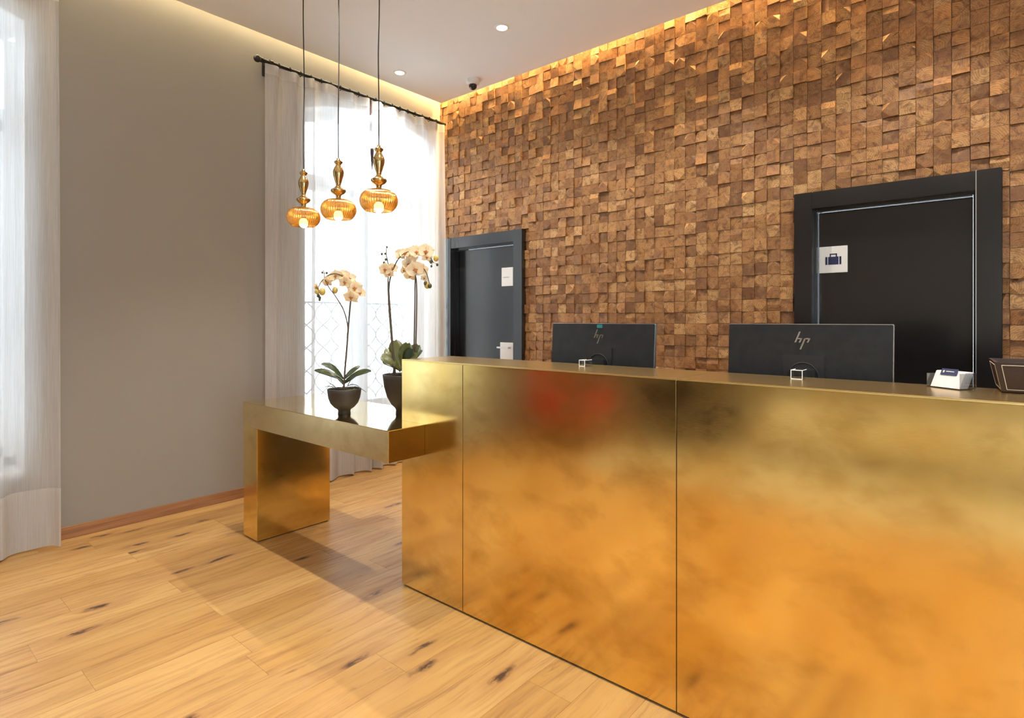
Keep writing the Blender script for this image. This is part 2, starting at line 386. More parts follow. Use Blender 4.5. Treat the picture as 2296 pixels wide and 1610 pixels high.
DOORS = [(.084, 1.089, 2.10), (3.273, 4.257, 2.088)]
FW = .102                                                            # door frame width
g = G(); xs = [0.0]
for x0, x1, zt in DOORS: xs += [x0 + FW, x1 - FW]
xs += [XR + .2]
for i in range(0, len(xs), 2): g.box(xs[i], xs[i + 1], 0, .2, 0, ZTOP)
for x0, x1, zt in DOORS: g.box(x0 + FW, x1 - FW, 0, .2, zt - FW, ZTOP)
wb = g.obj('wall_back', 'dark_wood', fix=False); struct(wb, 'feature wall clad in square end-grain wooden blocks')
RY0, RY1, RZ1 = -5.9, -3.2, 2.75                                   # added opening in the right wall, to light the ceiling
struct(G().box(XR, XR + .2, YB, RY0, 0, ZTOP).box(XR, XR + .2, RY1, 0, 0, ZTOP).box(XR, XR + .2, RY0, RY1, RZ1, ZTOP).obj('wall_right', 'wall', fix=False), 'taupe wall with an added street window for light at the far right of the lobby')
EX0, EX1, EZ = 5.3, 7.9, 2.75                                       # added glazed opening opposite the desk, for more daylight
struct(G().box(0, EX0, YB - .2, YB, 0, ZTOP).box(EX1, XR, YB - .2, YB, 0, ZTOP).box(EX0, EX1, YB - .2, YB, EZ, ZTOP).obj('wall_front', 'wall', fix=False), 'taupe wall with the added glazed entrance opposite the reception desk')

GAP = .10
slab = G().box(GAP, XR - GAP, YB + GAP, -GAP, ZC, ZC + .06).obj('ceiling', 'ceiling'); struct(slab, 'white dropped ceiling with lit gaps along the walls')
struct(G().box(-.36, XR + .2, YB - .2, .2, ZTOP, ZTOP + .1).obj('ceiling_soffit', 'ceiling'), 'white upper ceiling above the lit gap')
def led(nm, b, m, lab):
    prop(G().box(*b).obj(nm, m), lab, 'light strip')
led('led_strip', (.0, XR, -.062, -.034, ZTOP - .022, ZTOP - .002), 'led_wood', 'warm light strip in the gap above the wooden block wall')
led('led_strip', (.034, .062, YB, -.11, ZTOP - .022, ZTOP - .002), 'led_wall', 'soft light strip in the gap above the taupe window wall')

# ------------------------------------------------------------------ floor of planks
fl = G().box(-.0, XR, YB, .15, -.05, -.0135).obj('floor', 'plinth'); struct(fl, 'golden oak plank floor with dark knots')
PW, PL = .187, 1.28
pm = {}
row = 0; x = -.05
while x < XR:
    xa, xb = max(x, 0), min(x + PW, XR)
    y = YB - R.uniform(0, PL)
    while y < .0:
        ya, yb = max(y, YB), min(y + PL, 0)
        if yb - ya > .02 and xb - xa > .02:
            # far, unseen corners get one long board instead of many
            key = (round(xb - xa, 3), round(yb - ya, 3))
            if key not in pm:
                me = G().box(-key[0] / 2 + .0002, key[0] / 2 - .0002, -key[1] / 2 + .0002, key[1] / 2 - .0002, -.0135, 0, .0005)
                o = me.obj('plank', 'plank', None); pm[key] = o.data
            else:
                o = bpy.data.objects.new('plank', pm[key]); COL.objects.link(o)
            o.location = ((xa + xb) / 2, (ya + yb) / 2, 0); o.parent = fl
        y += PL
    x += PW; row += 1

# skirting along the taupe wall
struct(G().box(0, .016, YB, -.0, 0, .072, .003).obj('baseboard_left', 'skirting'), 'low brown oak skirting along the taupe wall')

# ------------------------------------------------------------------ wood block wall
MOD, X0 = .0789, 3.419
def clip_doors(a, b, c, d):
    """the parts of rect x[a,b] z[c,d] that are not under a door frame"""
    for x0, x1, zt in DOORS:
        if b <= x0 or a >= x1 or c >= zt: continue
        out = []
        if d > zt + .001: out.append((a, b, zt + .001, d))
        if a < x0: out.append((a, x0 - .001, c, min(d, zt)))
        if b > x1: out.append((x1 + .001, b, c, min(d, zt)))
        if d > zt + .001 and len(out) == 2:                          # an L shaped corner: keep the larger cut only
            out[1] = (out[1][0], out[1][1], c, zt)
        return [q for q in out if q[1] - q[0] > .006 and q[3] - q[2] > .006]
    return [(a, b, c, d)]
def tile_shape(a, b, c, d):
    kind = R.random(); base = R.choice((.009, .013, .015, .016, .018, .021, .027)) + R.uniform(-.002, .002)
    tx, tz = R.uniform(-.003, .003), R.uniform(-.003, .003)
    planes = [(base, tx, tz)]; drops = {}; CN = {(-1, -1): 0, (1, -1): 1, (1, 1): 2, (-1, 1): 3}
    if kind < .30:
        ang = R.choice((0, PI / 2, PI, 3 * PI / 2)) + R.uniform(-.25, .25); t = R.uniform(.003, .008)
        planes = [(base, t * math.cos(ang), t * math.sin(ang))]
    elif kind < .64:
        first = R.randrange(4); drops = {first: R.uniform(.010, .019)}
        if R.random() < .4: drops[(first + 1) % 4] = R.uniform(.010, .019)
    elif kind < .74:
        t = R.uniform(.005, .010); s = R.choice((0, 1))
        planes = [(base + .004, t * s, t * (1 - s)), (base + .004, -t * s, -t * (1 - s))]
    vs, col = [], (R.random(), R.random(), R.random())
    gx = R.uniform(.0005, .0014); us = (-1, 0, 1)
    for v in us:
        for u in us:
            h = max(.003, min(p[0] + p[1] * u + p[2] * v for p in planes) - drops.get(CN.get((u, v)), 0))
            vs.append(((a + b) / 2 + u * ((b - a) / 2 - gx), -h, (c + d) / 2 + v * ((d - c) / 2 - gx)))
    ring = [0, 1, 2, 5, 8, 7, 6, 3]
    vs += [(vs[i][0], .0, vs[i][2]) for i in ring]
    fs = []
    for j in range(2):
        for i in range(2):
            q = (j * 3 + i, j * 3 + i + 1, j * 3 + i + 4, j * 3 + i + 3)
            if (i + j) % 2 == 0: fs += [(q[0], q[1], q[2]), (q[0], q[2], q[3])] if False else [(q[0], q[1], q[3]), (q[1], q[2], q[3])]
            else: fs += [(q[0], q[1], q[2]), (q[0], q[2], q[3])]
    for k in range(8):
        i, j = ring[k], ring[(k + 1) % 8]; fs.append((j, i, 9 + k, 9 + (k + 1) % 8))
    rc = ((a + b) / 2 + R.uniform(-.05, .05), (c + d) / 2 + R.uniform(-.05, .05))
    return vs, fs, col, rc
tiles = []
ncol0 = -int(X0 / MOD) - 1
for i in range(ncol0, int((6.3 - X0) / MOD)):
    zoff = R.uniform(-.004, .004)
    for j in range(-1, int(ZTOP / MOD) + 1):
        a, c = X0 + i * MOD, j * MOD + .02 + zoff
        b, d = a + MOD, c + MOD
        a = max(a, .0); c = max(c, 0); d = min(d, ZTOP - .03)
        if b - a < .006 or d - c < .006: continue
        for q in clip_doors(a, b, c, d):
            pc = project(((q[0] + q[1]) / 2, 0, (q[2] + q[3]) / 2)); score = 0    # how large it shows
            if 0 < pc[0] < 2296 and 0 < pc[1] < 1610:
                e = project((q[0], 0, q[2])); h2 = project((q[1], 0, q[3])); score = abs(h2[0] - e[0]) * abs(h2[1] - e[1])
                ledge = 806 + .0635 * (pc[0] - 897)
                if pc[1] > ledge - 20 or (1235 < pc[0] < 1466 and pc[1] > 727) or (1632 < pc[0] < 2003 and pc[1] > 727): score = 0
            tiles.append((score, tile_shape(*q)))
tiles.sort(key=lambda t: -t[0])
def tile_mesh(name, lst):
    V, F, CV, UV = [], [], [], []
    for vs, fs, col, rc in lst:
        b = len(V); V += vs
        for f in fs:
            F.append(tuple(k + b for k in f))
            for k in f: CV += [col[0], col[1], col[2], 1.0]; UV += [vs[k][0] - rc[0], vs[k][2] - rc[1]]
    me = bpy.data.meshes.new(name); me.from_pydata(V, [], F)
    ca = me.color_attributes.new('tile', 'FLOAT_COLOR', 'CORNER'); ca.data.foreach_set('color', CV)
    uv = me.uv_layers.new(name='UVMap'); uv.data.foreach_set('uv', UV)
    me.materials.append(M['tile']); o = bpy.data.objects.new(name, me); COL.objects.link(o); o.parent = wb; return o
for s, t in tiles[:300]: tile_mesh('wood_block', [t])
prop(tile_mesh('wood_blocks', [t for s, t in tiles[300:]]), None, None, None, 'stuff')

# ------------------------------------------------------------------ doors in the block wall
def make_door(idx, x0, x1, zt, label):
    d = thing('door_%d' % idx, label, None, ((x0 + x1) / 2, 0, 0)); struct(d)
    del_keys = [k for k in d.keys() if k == 'category']
    G().box(x0, x0 + FW, -.052, .004, 0, zt, .003).obj('jamb', 'door', d)
    G().box(x1 - FW, x1, -.060, .004, 0, zt, .003).obj('jamb', 'door', d)
    G().box(x0 + FW, x1 - FW, -.050, .004, zt - FW, zt, .003).obj('head', 'door', d)
    G().box(x0 + FW - .004, x0 + FW + .014, .004, .11, 0, zt - FW, .002).obj('stop', 'door', d)
    G().box(x1 - FW - .014, x1 - FW + .004, .004, .11, 0, zt - FW, .002).obj('stop', 'door', d)
    G().box(x0 + FW + .014, x1 - FW - .014, .004, .11, zt - FW - .014, zt - FW + .004, .002).obj('stop', 'door', d)
    lf = G().box(x0 + FW + .016, x1 - FW - .016, .052, .096, .006, zt - FW - .016, .002).obj('leaf', 'door', d)
    return d, lf
d1, l1 = make_door(1, *DOORS[0], 'charcoal door nearest the window curtain, with white handle plate')
sg = G().box(.760, .896, .046, .0525, 1.614, 1.783, .001).obj('sign_plate', 'sign', d1); sg['label'] = 'white sign plate with one short grey line'
g = G()
for k in range(9): g.box(.779 + k * .0085, .779 + k * .0085 + R.uniform(.004, .0072), .0453, .0462, 1.690 + R.uniform(-.001, 0), 1.699 + R.uniform(-.002, .001))
g.obj('lettering', 'grey_print', sg)
hp = G().box(.744, .900, .044, .0525, .93, 1.098, .001).obj('handle_plate', 'sign', d1); hp['label'] = 'white square plate behind the lever'
g = G().tube([(.868, .044, 1.052), (.868, .005, 1.052)], .009); g.box(.738, .880, -.002, .010, 1.044, 1.060, .003); g.obj('lever', 'silver', hp)
d2, l2 = make_door(2, *DOORS[1], 'black door with a white suitcase sign, behind the monitor')
sg = G().box(3.394, 3.548, .046, .0525, 1.596, 1.758, .001).obj('sign_plate', 'sign', d2); sg['label'] = 'white square sign with a navy suitcase symbol'
XZ = lambda a, b, d: (a, d, b)
g = G(); cx, cz = 3.472, 1.672
g.box(cx - .028, cx + .028, .0446, .0462, cz - .026, cz + .022)
for s in (-1, 1): g.box(cx + s * .038 - .0055, cx + s * .038 + .0055, .0446, .0462, cz - .026, cz + .022)
for a, b, c, e in ((-.020, -.013, .022, .040), (.013, .020, .022, .040), (-.020, .020, .034, .041)): g.box(cx + a, cx + b, .0446, .0462, cz + c, cz + e)
g.obj('suitcase_symbol', 'navy', sg)
G().box(3.377, 3.3835, .030, .056, 0, 1.972).obj('edge_strip_and_glint', 'silver', d2)
G().box(4.152, 4.1555, -.0625, -.050, 0, 2.088).obj('edge_strip_and_glint', 'silver', d2)  # silver strip stands in for light catching the jamb edge

# ------------------------------------------------------------------ windows, grilles
def window(idx, y0, y1, label, grille):
    yc = (y0 + y1) / 2
    wd = thing('window_%d' % idx, label, None, (-.27, yc, SILL)); struct(wd)
    xa, xb = -.31, -.25; e = .002
    n = 18; ft = .055; zt = 2.52
    pts = [(y0 + e + (y1 - y0 - 2 * e) * k / n) for k in range(n + 1)]
    outer = [(y, arch(y, y0, y1) - e) for y in pts]; inner = [(yc + (y - yc) * (1 - 2 * ft / (y1 - y0)), z - ft) for y, z in outer]
    g = G()
    for k in range(n):
        poly = [outer[k], outer[k + 1], inner[k + 1], inner[k]]; g.prism(poly, lambda a, b, d: (d, a, b), xa, xb)
    for s in (0, 1):
        ya, yb = (y0 + e, y0 + ft) if s == 0 else (y1 - ft, y1 - e); g.box(xa, xb, ya, yb, SILL, SPR - ft + .01)
    g.box(xa, xb, y0 + e, y1 - e, SILL + .001, SILL + ft); g.obj('frame', 'white_paint', wd)
    G().box(xa, xb + .01, y0 + ft, y1 - ft, zt - .035, zt + .035, .004).obj('transom', 'white_paint', wd)
    G().box(xa, xb + .012, yc - .045, yc + .045, SILL + ft, zt - .035, .004).obj('mullion', 'white_paint', wd)
    for s in (-1, 1):
        a, b = (y0 + ft, yc - .045) if s < 0 else (yc + .045, y1 - ft)
        sash = G()
        for q in ((a, a + .045, SILL + ft, zt - .035), (b - .045, b, SILL + ft, zt - .035), (a, b, SILL + ft, SILL + ft + .06), (a, b, zt - .095, zt - .035)): sash.box(xa + .012, xb - .008, q[0], q[1], q[2], q[3])
        so = sash.obj('sash', 'white_paint', wd)
        G().box(-.284, -.280, a + .045, b - .045, SILL + ft + .06, zt - .095).obj('pane', 'pane', so)
    g = G(); poly = [(inner[0][0], zt + .035)] + inner[::1] + [(inner[-1][0], zt + .035)]
    g.prism(poly, lambda a, b, d: (d, a, b), -.284, -.280); g.obj('pane', 'pane', wd)
    G().box(-.25, .022, y0 + .001, y1 - .001, SILL - .028, SILL + .003, .004).obj('sill', 'white_paint', wd)
    if grille:
        gt = 1.46; g = G(); n = 8
        cell = (y1 - y0 - .1) / n
        for k in range(n + 1):
            for s in (-1, 1):
                p = []
                for j in range(61):
                    t = j / 60; z = SILL + .02 + (gt - SILL - .02) * t
                    p.append((-.345, min(max(y0 + .05 + cell * k + s * cell * .5 * math.sin(2 * PI * t * 2.5), y0 + .012), y1 - .012), z))
                g.tube(p, .006, 5)
        for z in (SILL + .02, gt): g.tube([(-.345, y0 + .01, z), (-.345, y1 - .01, z)], .009, 6)
        g.obj('grille', 'grille', wd)
    return wd
window(1, *WIN[0], 'arched window behind the sheer curtains beside the block wall', True)
window(2, *WIN[1], 'arched window behind the curtain at the left edge', True)

# ------------------------------------------------------------------ curtains and rods
def curtain(label, y0, y1, ztop, xc, folds, amp, seed, thick=1.0, edge_in=0.0):
    rr = random.Random(seed); ph = [rr.uniform(0, 6.28) for _ in range(6)]; k1, k2 = rr.uniform(1.5, 2.4), rr.uniform(2.6, 3.8)
    c = thing('sheer_curtain', label, 'curtain', (xc, (y0 + y1) / 2, 0), 'white sheer curtains')
    def pt(s, t, off=0):          # s along the rod, t 0 bottom .. 1 top
        z = .012 + (ztop - .012) * t
        sw = s + .030 * math.sin(2 * PI * k1 * s + ph[0]) + .016 * math.sin(2 * PI * k2 * s + ph[1])
        drift = .035 * math.sin(2.1 * t + ph[2] + 5 * s) * (1 - t)
        A = amp * (.50 + .5 * min(1, (1 - t) * 3.0)) * (1 + .35 * math.sin(2 * PI * k1 * s + ph[3]))
        a = 2 * PI * folds * (sw + drift * .25)
        xx = xc + A * (math.sin(a) + .22 * math.sin(2 * a + ph[4])) + off
        fl = 1 + .02 * (1 - t)
        yy = (y0 + y1) / 2 + ((s - .5) * (y1 - y0)) * fl + .012 * math.cos(a) * (1 - t) - edge_in * max(0, t - .94) * 0
        return (max(xx, .03), yy, z + (.004 * math.sin(a + 1) if t < .001 else 0))
    ns, nt = int(folds * 22), 30
    def sheet(t0, t1, rows, off):
        vs = [pt(i / ns, t0 + (t1 - t0) * j / rows, off) for j in range(rows + 1) for i in range(ns + 1)]
        fs = [(j * (ns + 1) + i, j * (ns + 1) + i + 1, (j + 1) * (ns + 1) + i + 1, (j + 1) * (ns + 1) + i) for j in range(rows) for i in range(ns)]
        return G().add(vs, fs, True)
    sheet(0, 1, nt, 0).obj('fabric', 'sheer', c, fix=False)
    sheet(0, .335 / ztop, 6, .0035).obj('hem', 'sheer_hem', c, fix=False)
    sheet(1 - .075 / ztop, 1, 2, .0035).obj('header_band', 'sheer_hem', c, fix=False)
    return c
def rod(label, x, z, ya, yb, ends):
    rd = thing('curtain_rod', label, 'curtain rod', (x, ya, z))
    G().tube([(x, ya + .02, z), (x, yb, z)], .013, 12).obj('pole', 'black_iron', rd)
    if ends:
        G().ball((x, ya - .015, z), .027, seg=16, rings=12).tube([(x, ya + .008, z), (x, ya + .024, z)], .019, 12).tube([(x, ya + .036, z), (x, ya + .046, z)], .017, 12).obj('finial', 'black_iron', rd)
        yk = ya + .088
        G().tube([(x, yk, z), (.01, yk, z)], .010, 10).box(.0, .012, yk - .022, yk + .022, z - .075, z + .03, .003).tube([(x, yk - .012, z), (x, yk + .012, z)], .022, 12).obj('bracket', 'black_iron', rd)
    n = int((yb - ya - .12) / .088)
    for k in range(n):
        y = ya + .15 + k * .088
        if y > yb - .02: break
        a = [(x + .020 * math.cos(2 * PI * j / 16), y, z - .004 + .020 * math.sin(2 * PI * j / 16)) for j in range(17)]
        G().tube(a, .0035, 6).obj('ring', 'black_iron', rd)
    return rd
RZ = 3.225
rod('black iron curtain rod with ball finial above the back window', .10, RZ, -1.90, -.045, True)
curtain('sheer white curtain panel on the left half of the back window, beside the bare wall', -1.862, -.935, RZ - .018, .105, 5.5, .042, 11)
curtain('sheer white curtain panel on the right half of the back window, touching the block wall', -.900, -.075, RZ - .018, .105, 5, .040, 12)
rod('black iron curtain rod above the window at the left edge', .10, RZ, -4.93, -3.02, True)
curtain('sheer white curtain panel hanging at the left edge of the photo', -3.96, -3.085, RZ - .018, .105, 4.5, .042, 23)
curtain('sheer white curtain panel beyond the left edge of the photo', -4.86, -3.99, RZ - .018, .105, 5, .042, 24)
t = thing('curtain_pull', 'small dark tassel pull hanging between the two back curtain panels', 'curtain pull', (.145, -.938, 2.78))
tz = 2.78
G().tube([(.145, -.938, tz), (.15, -.938, RZ - .03)], .0012, 5).obj('string', 'sheer_hem', t)
G().lathe([(.003, 0), (.014, -.004), (.016, -.02), (.012, -.09), (.006, -.15), (.002, -.19)], (.145, -.938, tz), 10).obj('tassel', 'tassel', t)
G().box(.085, .1, -.958, -.912, RZ - .14, RZ - .016, .002).obj('tab', 'tassel', t)

# ------------------------------------------------------------------ brass table
TY0, TY1, TX0, TX1, TT, TB = -2.314, -1.835, .757, 2.168, .812, .667
DX0, DY = 2.0, -2.104                                                # desk corner
tb = thing('brass_side_table', 'brass-clad side table with thick top and slab leg, holding the orchids', 'table', (TX0, TY0, 0))
foot = [(TX0, TY0), (TX1, TY0), (TX1, DY - .001), (DX0 - .002, DY - .001), (DX0 - .002, TY1), (TX0, TY1)]
G().prism(foot, lambda a, b, d: (a, b, d), TB + .002, TT - .003).obj('core', 'plinth', tb)
e = .002
foot2 = [(TX0 - e, TY0 - e), (TX1 + e, TY0 - e), (TX1 + e, DY - .001), (DX0 - .002, DY - .001), (DX0 - .002, TY1 + e), (TX0 - e, TY1 + e)]
G().prism(foot2, lambda a, b, d: (a, b, d), TT - .003, TT).obj('top_sheet', 'brass_top', tb)
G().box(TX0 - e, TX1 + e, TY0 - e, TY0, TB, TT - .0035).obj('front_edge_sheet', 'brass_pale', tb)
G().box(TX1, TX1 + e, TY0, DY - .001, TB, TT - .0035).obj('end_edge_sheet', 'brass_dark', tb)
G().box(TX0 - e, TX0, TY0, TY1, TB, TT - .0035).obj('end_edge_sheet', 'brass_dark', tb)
G().box(TX0 - e, DX0 - .003, TY1, TY1 + e, TB, TT - .0035).obj('rear_edge_sheet', 'brass', tb)
G().prism([(a, b) for a, b in foot], lambda a, b, d: (a, b, d), TB, TB + .002).obj('underside_sheet', 'brass', tb)
LX1 = .930
leg = G().box(TX0, LX1, TY0, TY1, .006, TB - .001, .0015).obj('leg', 'brass', tb)
leg['label'] = 'brass slab leg'
G().box(TX0 + .01, LX1 - .01, TY0 + .01, TY1 - .01, .0, .006).obj('foot_plate', 'plinth', leg)

# ------------------------------------------------------------------ reception desk
DT, LY = 1.113, -1.770
dk = thing('reception_desk', 'long brass-clad reception desk with raised counter', 'desk', (DX0, DY, 0))
SEAMS = [DX0, 2.425, 3.428, 4.43, 5.43]
s2 = .0016
G().box(DX0 + .002, SEAMS[-1], DY + .002, DY + .05, .010, DT - .003).obj('core', 'plinth', dk)
for a, b in zip(SEAMS, SEAMS[1:]):
    G().box(a + (s2 if a > DX0 else 0), b - s2, DY, DY + .002, .009, DT - .003, .0006).obj('front_panel', 'brass', dk)
G().box(DX0, DX0 + .002, DY + .002, LY, .009, DT - .003).obj('end_panel', 'brass', dk)
for a, b in zip([DX0, 3.428, 5.43], [3.428, 5.43]):
    G().box(a, b - .001, DY, LY, DT - .003, DT).obj('counter_sheet', 'brass_counter', dk)
G().box(DX0, SEAMS[-1], DY - .0018, DY + .004, DT - .0065, DT + .0008, .0018).obj('edge_trim', 'brass_edge', dk)
G().box(DX0, SEAMS[-1], LY - .02, LY - .001, .0, DT - .003).obj('back_board', 'plinth', dk)
G().box(DX0 + .002, SEAMS[-1], DY + .05, LY - .001, 1.085, DT - .0035).obj('counter_core', 'plinth', dk)
wk = thing('work_table', 'dark staff worktop behind the brass counter carrying the monitors', 'worktop', (DX0, LY, 0))
G().box(DX0 + .002, SEAMS[-1], LY + .001, -1.16, .735, .765, .002).obj('worktop', 'dark_wood', wk)
for x in (DX0 + .002, 3.4, 4.6, 5.40): G().box(x, x + .028, LY + .003, -1.18, .0, .735).obj('support_panel', 'dark_wood', wk)
G().box(DX0 + .01, SEAMS[-1] - .01, DY + .012, DY + .045, 0, .010).obj('plinth', 'plinth', dk)

# ------------------------------------------------------------------ monitors with emblem
WT = .765
def monitor(xl, xr, ym, ztop, label, reflection_patch):
    xc = (xl + xr) / 2; zb = ztop - .328
    mo = thing('monitor', label, 'monitor', (xc, ym, WT), 'monitors behind the counter')
    tilt = Matrix.Translation((xc, ym, (zb + ztop) / 2)) @ Matrix.Rotation(math.radians(-4), 4, 'X') @ Matrix.Translation((-xc, -ym, -(zb + ztop) / 2))
    G().box(xl + .0015, xr - .0015, ym, ym + .012, zb + .002, ztop - .0025, .002).xf(tilt).obj('back_cover', 'monitor', mo)
    G().box(xl, xr, ym + .004, ym + .022, zb, ztop, .002).xf(tilt).obj('bezel', 'silver', mo)
    G().box(xl + .008, xr - .008, ym + .0215, ym + .0232, zb + .012, ztop - .010).xf(tilt).obj('screen', 'camera_dome', mo)
    zp = ztop - .113
    hb = G().box(xc - .070, xc + .070, ym - .006, ym + .002, zp - .135, zp, .002).xf(tilt).obj('mount_plate', 'monitor_dark', mo)
    a = [(xc + .052 * math.cos(q * PI / 24), ym - .007, zp - .085 + .055 * math.sin(q * PI / 24)) for q in range(0, 25)]
    G().tube(a, .0022, 6).xf(tilt).obj('arc_rib', 'monitor_dark', hb)
    G().box(xc - .045, xc + .045, ym - .030, ym - .006, WT + .012, zp - .05, .004).obj('stand_neck', 'monitor_dark', mo)
    G().box(xc - .11, xc + .11, ym - .10, ym + .10, WT, WT + .012, .004).obj('stand_base', 'monitor_dark', mo)
    G().box(xc - .048, xc + .052, ym - .036, ym - .030, zp - .110, zp - .103, .001).obj('cable_clip', 'silver', mo)
    # emblem of slanted bars
    k = .00148 / 12.38; lx, lz = xc - .006, ztop - .062
    g = G()
    def bar(x1, y1, x2, y2, wd=48):
        g.prism([((x1 - wd / 2 - 720) * k + lx, (450 - y1) * k + lz), ((x1 + wd / 2 - 720) * k + lx, (450 - y1) * k + lz), ((x2 + wd / 2 - 720) * k + lx, (450 - y2) * k + lz), ((x2 - wd / 2 - 720) * k + lx, (450 - y2) * k + lz)], XZ, ym - .0022, ym - .0002)
    bar(652, 175, 525, 510); bar(700, 380, 645, 510); bar(800, 385, 672, 725); bar(925, 385, 870, 510)
    bar(640, 378, 575, 415, 90) if False else None
    for x1 in (640, 860): g.prism([((x1 - 45 - 720) * k + lx, (450 - 372) * k + lz), ((x1 + 78 - 720) * k + lx, (450 - 372) * k + lz), ((x1 + 62 - 720) * k + lx, (450 - 408) * k + lz), ((x1 - 60 - 720) * k + lx, (450 - 408) * k + lz)], XZ, ym - .0022, ym - .0002)
    g.prism([((690 - 720) * k + lx, (450 - 490) * k + lz), ((900 - 720) * k + lx, (450 - 490) * k + lz), ((885 - 720) * k + lx, (450 - 520) * k + lz), ((745 - 720) * k + lx, (450 - 520) * k + lz)], XZ, ym - .0022, ym - .0002) if False else None
    g.xf(tilt).obj('emblem', 'chrome', mo)
    if reflection_patch: G().box(xc - .017, xc + .012, ym - .0012, ym - .0002, ztop - .022, ztop - .006).xf(tilt).obj('reflection_patch', 'teal', mo)  # teal patch painted on in place of a small reflection
    return mo
monitor(2.556, 3.106, -1.62, 1.292, 'black monitor seen from behind in front of the block wall', True)
monitor(3.424, 3.974, -1.62, 1.294, 'black monitor seen from behind in front of the black door', False)

# ------------------------------------------------------------------ things on the counter
def acrylic_block(x, y, wx, wy, hz, label):
    b = thing('acrylic_holder', label, 'holder', (x, y, DT), 'clear acrylic holders on the counter')
    G().box(x, x + wx, y, y + wy, DT + .0005, DT + hz).obj('block', 'acrylic', b)
    r = .0013; g = G()
    for yy in (y,):
        for p, q in (((x, DT + r), (x + wx, DT + r)), ((x, DT + hz), (x + wx, DT + hz)), ((x, DT + r), (x, DT + hz)), ((x + wx, DT + r), (x + wx, DT + hz))):
            g.tube([(p[0], yy, p[1]), (q[0], yy, q[1])], r, 5)
    for xx in (x, x + wx): g.tube([(xx, y, DT + hz), (xx, y + wy, DT + hz)], r * .8, 5)
    g.obj('polished_edge', 'acrylic_edge', b)
acrylic_block(2.903, -1.893, .027, .055, .026, 'small clear acrylic holder on the counter before the monitor by the block wall')
acrylic_block(3.720, -1.870, .034, .055, .030, 'small clear acrylic holder on the counter before the monitor by the black door')

# business card holder, turned on the counter
o0 = Vector((4.159, -1.897, DT)); U = Vector((-.81, .586, 0)); V = Vector((.586, .81, 0))
def loc(u, v, z): return o0 + U * u + V * v + Vector((0, 0, z))
def lbox(g, u0, u1, v0, v1, z0, z1):
    p = [loc(u, v, z) for u in (u0, u1) for v in (v0, v1) for z in (z0, z1)]
    return g.add(p, [(0, 1, 3, 2), (4, 6, 7, 5), (0, 4, 5, 1), (2, 3, 7, 6), (0, 2, 6, 4), (1, 5, 7, 3)])
ch = thing('card_holder', 'clear acrylic card holder on the counter beside the leather tray', 'card holder', o0)
lbox(G(), -.002, .096, 0, .060, .0004, .003).obj('base', 'acrylic', ch)
lbox(G(), -.002, .000, 0, .060, .003, .046).obj('side', 'acrylic', ch)
lbox(G(), .094, .096, 0, .060, .003, .040).obj('side', 'acrylic', ch)
lbox(G(), -.002, .096, .058, .060, .003, .046).obj('back', 'acrylic', ch)
cs = thing('card_stack', 'stack of white business cards leaning in the acrylic holder', 'cards', o0 + Vector((0, 0, .003)))
nc = 10
for k in range(nc):
    v0 = .004 + k * .0029; h = .045 + R.uniform(-.0008, .0008); du = R.uniform(-.0008, .0008)
    sh = .022; g = G(); u0, u1 = .003 + du, .088 + du
    p = [loc(u, v0 + dv + (sh if top else 0), .0035 + (h if top else 0)) for u in (u0, u1) for dv in (0, .0025) for top in (0, 1)]
    g.add(p, [(0, 1, 3, 2), (4, 6, 7, 5), (0, 4, 5, 1), (2, 3, 7, 6), (0, 2, 6, 4), (1, 5, 7, 3)]); g.obj('card', 'card', cs)
bc = thing('blue_card', 'dark blue card with white print propped on the white cards', 'card', loc(.045, .02, .03))
def slab_card(name, u0, u1, h0, h1, m, off, parent):
    p = [loc(u, .0035 + .022 * h / .045 - off - dv, .0035 + h) for u in (u0, u1) for dv in (0, .0006) for h in (h0, h1)]
    G().add(p, [(0, 1, 3, 2), (4, 6, 7, 5), (0, 4, 5, 1), (2, 3, 7, 6), (0, 2, 6, 4), (1, 5, 7, 3)]).obj(name, m, parent)
slab_card('sheet', .024, .072, .034, .052, 'navy', .0004, bc)
for a, b, c, d in ((.062, .066, .041, .047), (.034, .057, .0435, .0455)): slab_card('print', a, b, c, d, 'card', .0011, bc)

# leather tray
tr = thing('leather_tray', 'dark brown leather tray with pale stitching at the right end of the counter', 'tray', (4.40, -1.78, DT))
rot = Matrix.Translation((4.248, -1.873, 0)) @ Matrix.Rotation(math.radians(4), 4, 'Z')
tw, td, th, fo = .33, .17, .082, .016
B = [(0, 0), (tw, 0), (tw, td), (0, td)]; Tp = [(-fo, -fo), (tw + fo, -fo), (tw + fo, td + fo), (-fo, td + fo)]
def ring_pts(pts, ins, z):
    cxm, cym = tw / 2, td / 2
    return [rot @ Vector((x - ins * (1 if x > cxm else -1), y - ins * (1 if y > cym else -1), z)) for x, y in pts]
z0, z1 = DT + .002, DT + th
names = ('front_side', 'end_side', 'rear_side', 'end_side')
bo, to = ring_pts(B, 0, z0), ring_pts(Tp, 0, z1); bi, ti = ring_pts(B, .006, z0 + .004), ring_pts(Tp, .006, z1)
for k in range(4):
    j = (k + 1) % 4
    G().add([bo[k], bo[j], to[j], to[k], bi[k], bi[j], ti[j], ti[k]], [(0, 1, 2, 3), (7, 6, 5, 4), (3, 2, 6, 7), (0, 4, 5, 1), (0, 3, 7, 4), (1, 5, 6, 2)]).obj(names[k], 'leather', tr)
G().add(bo + bi, [(0, 3, 2, 1), (4, 5, 6, 7), (0, 1, 5, 4), (1, 2, 6, 5), (2, 3, 7, 6), (3, 0, 4, 7)]).obj('bottom', 'leather', tr)
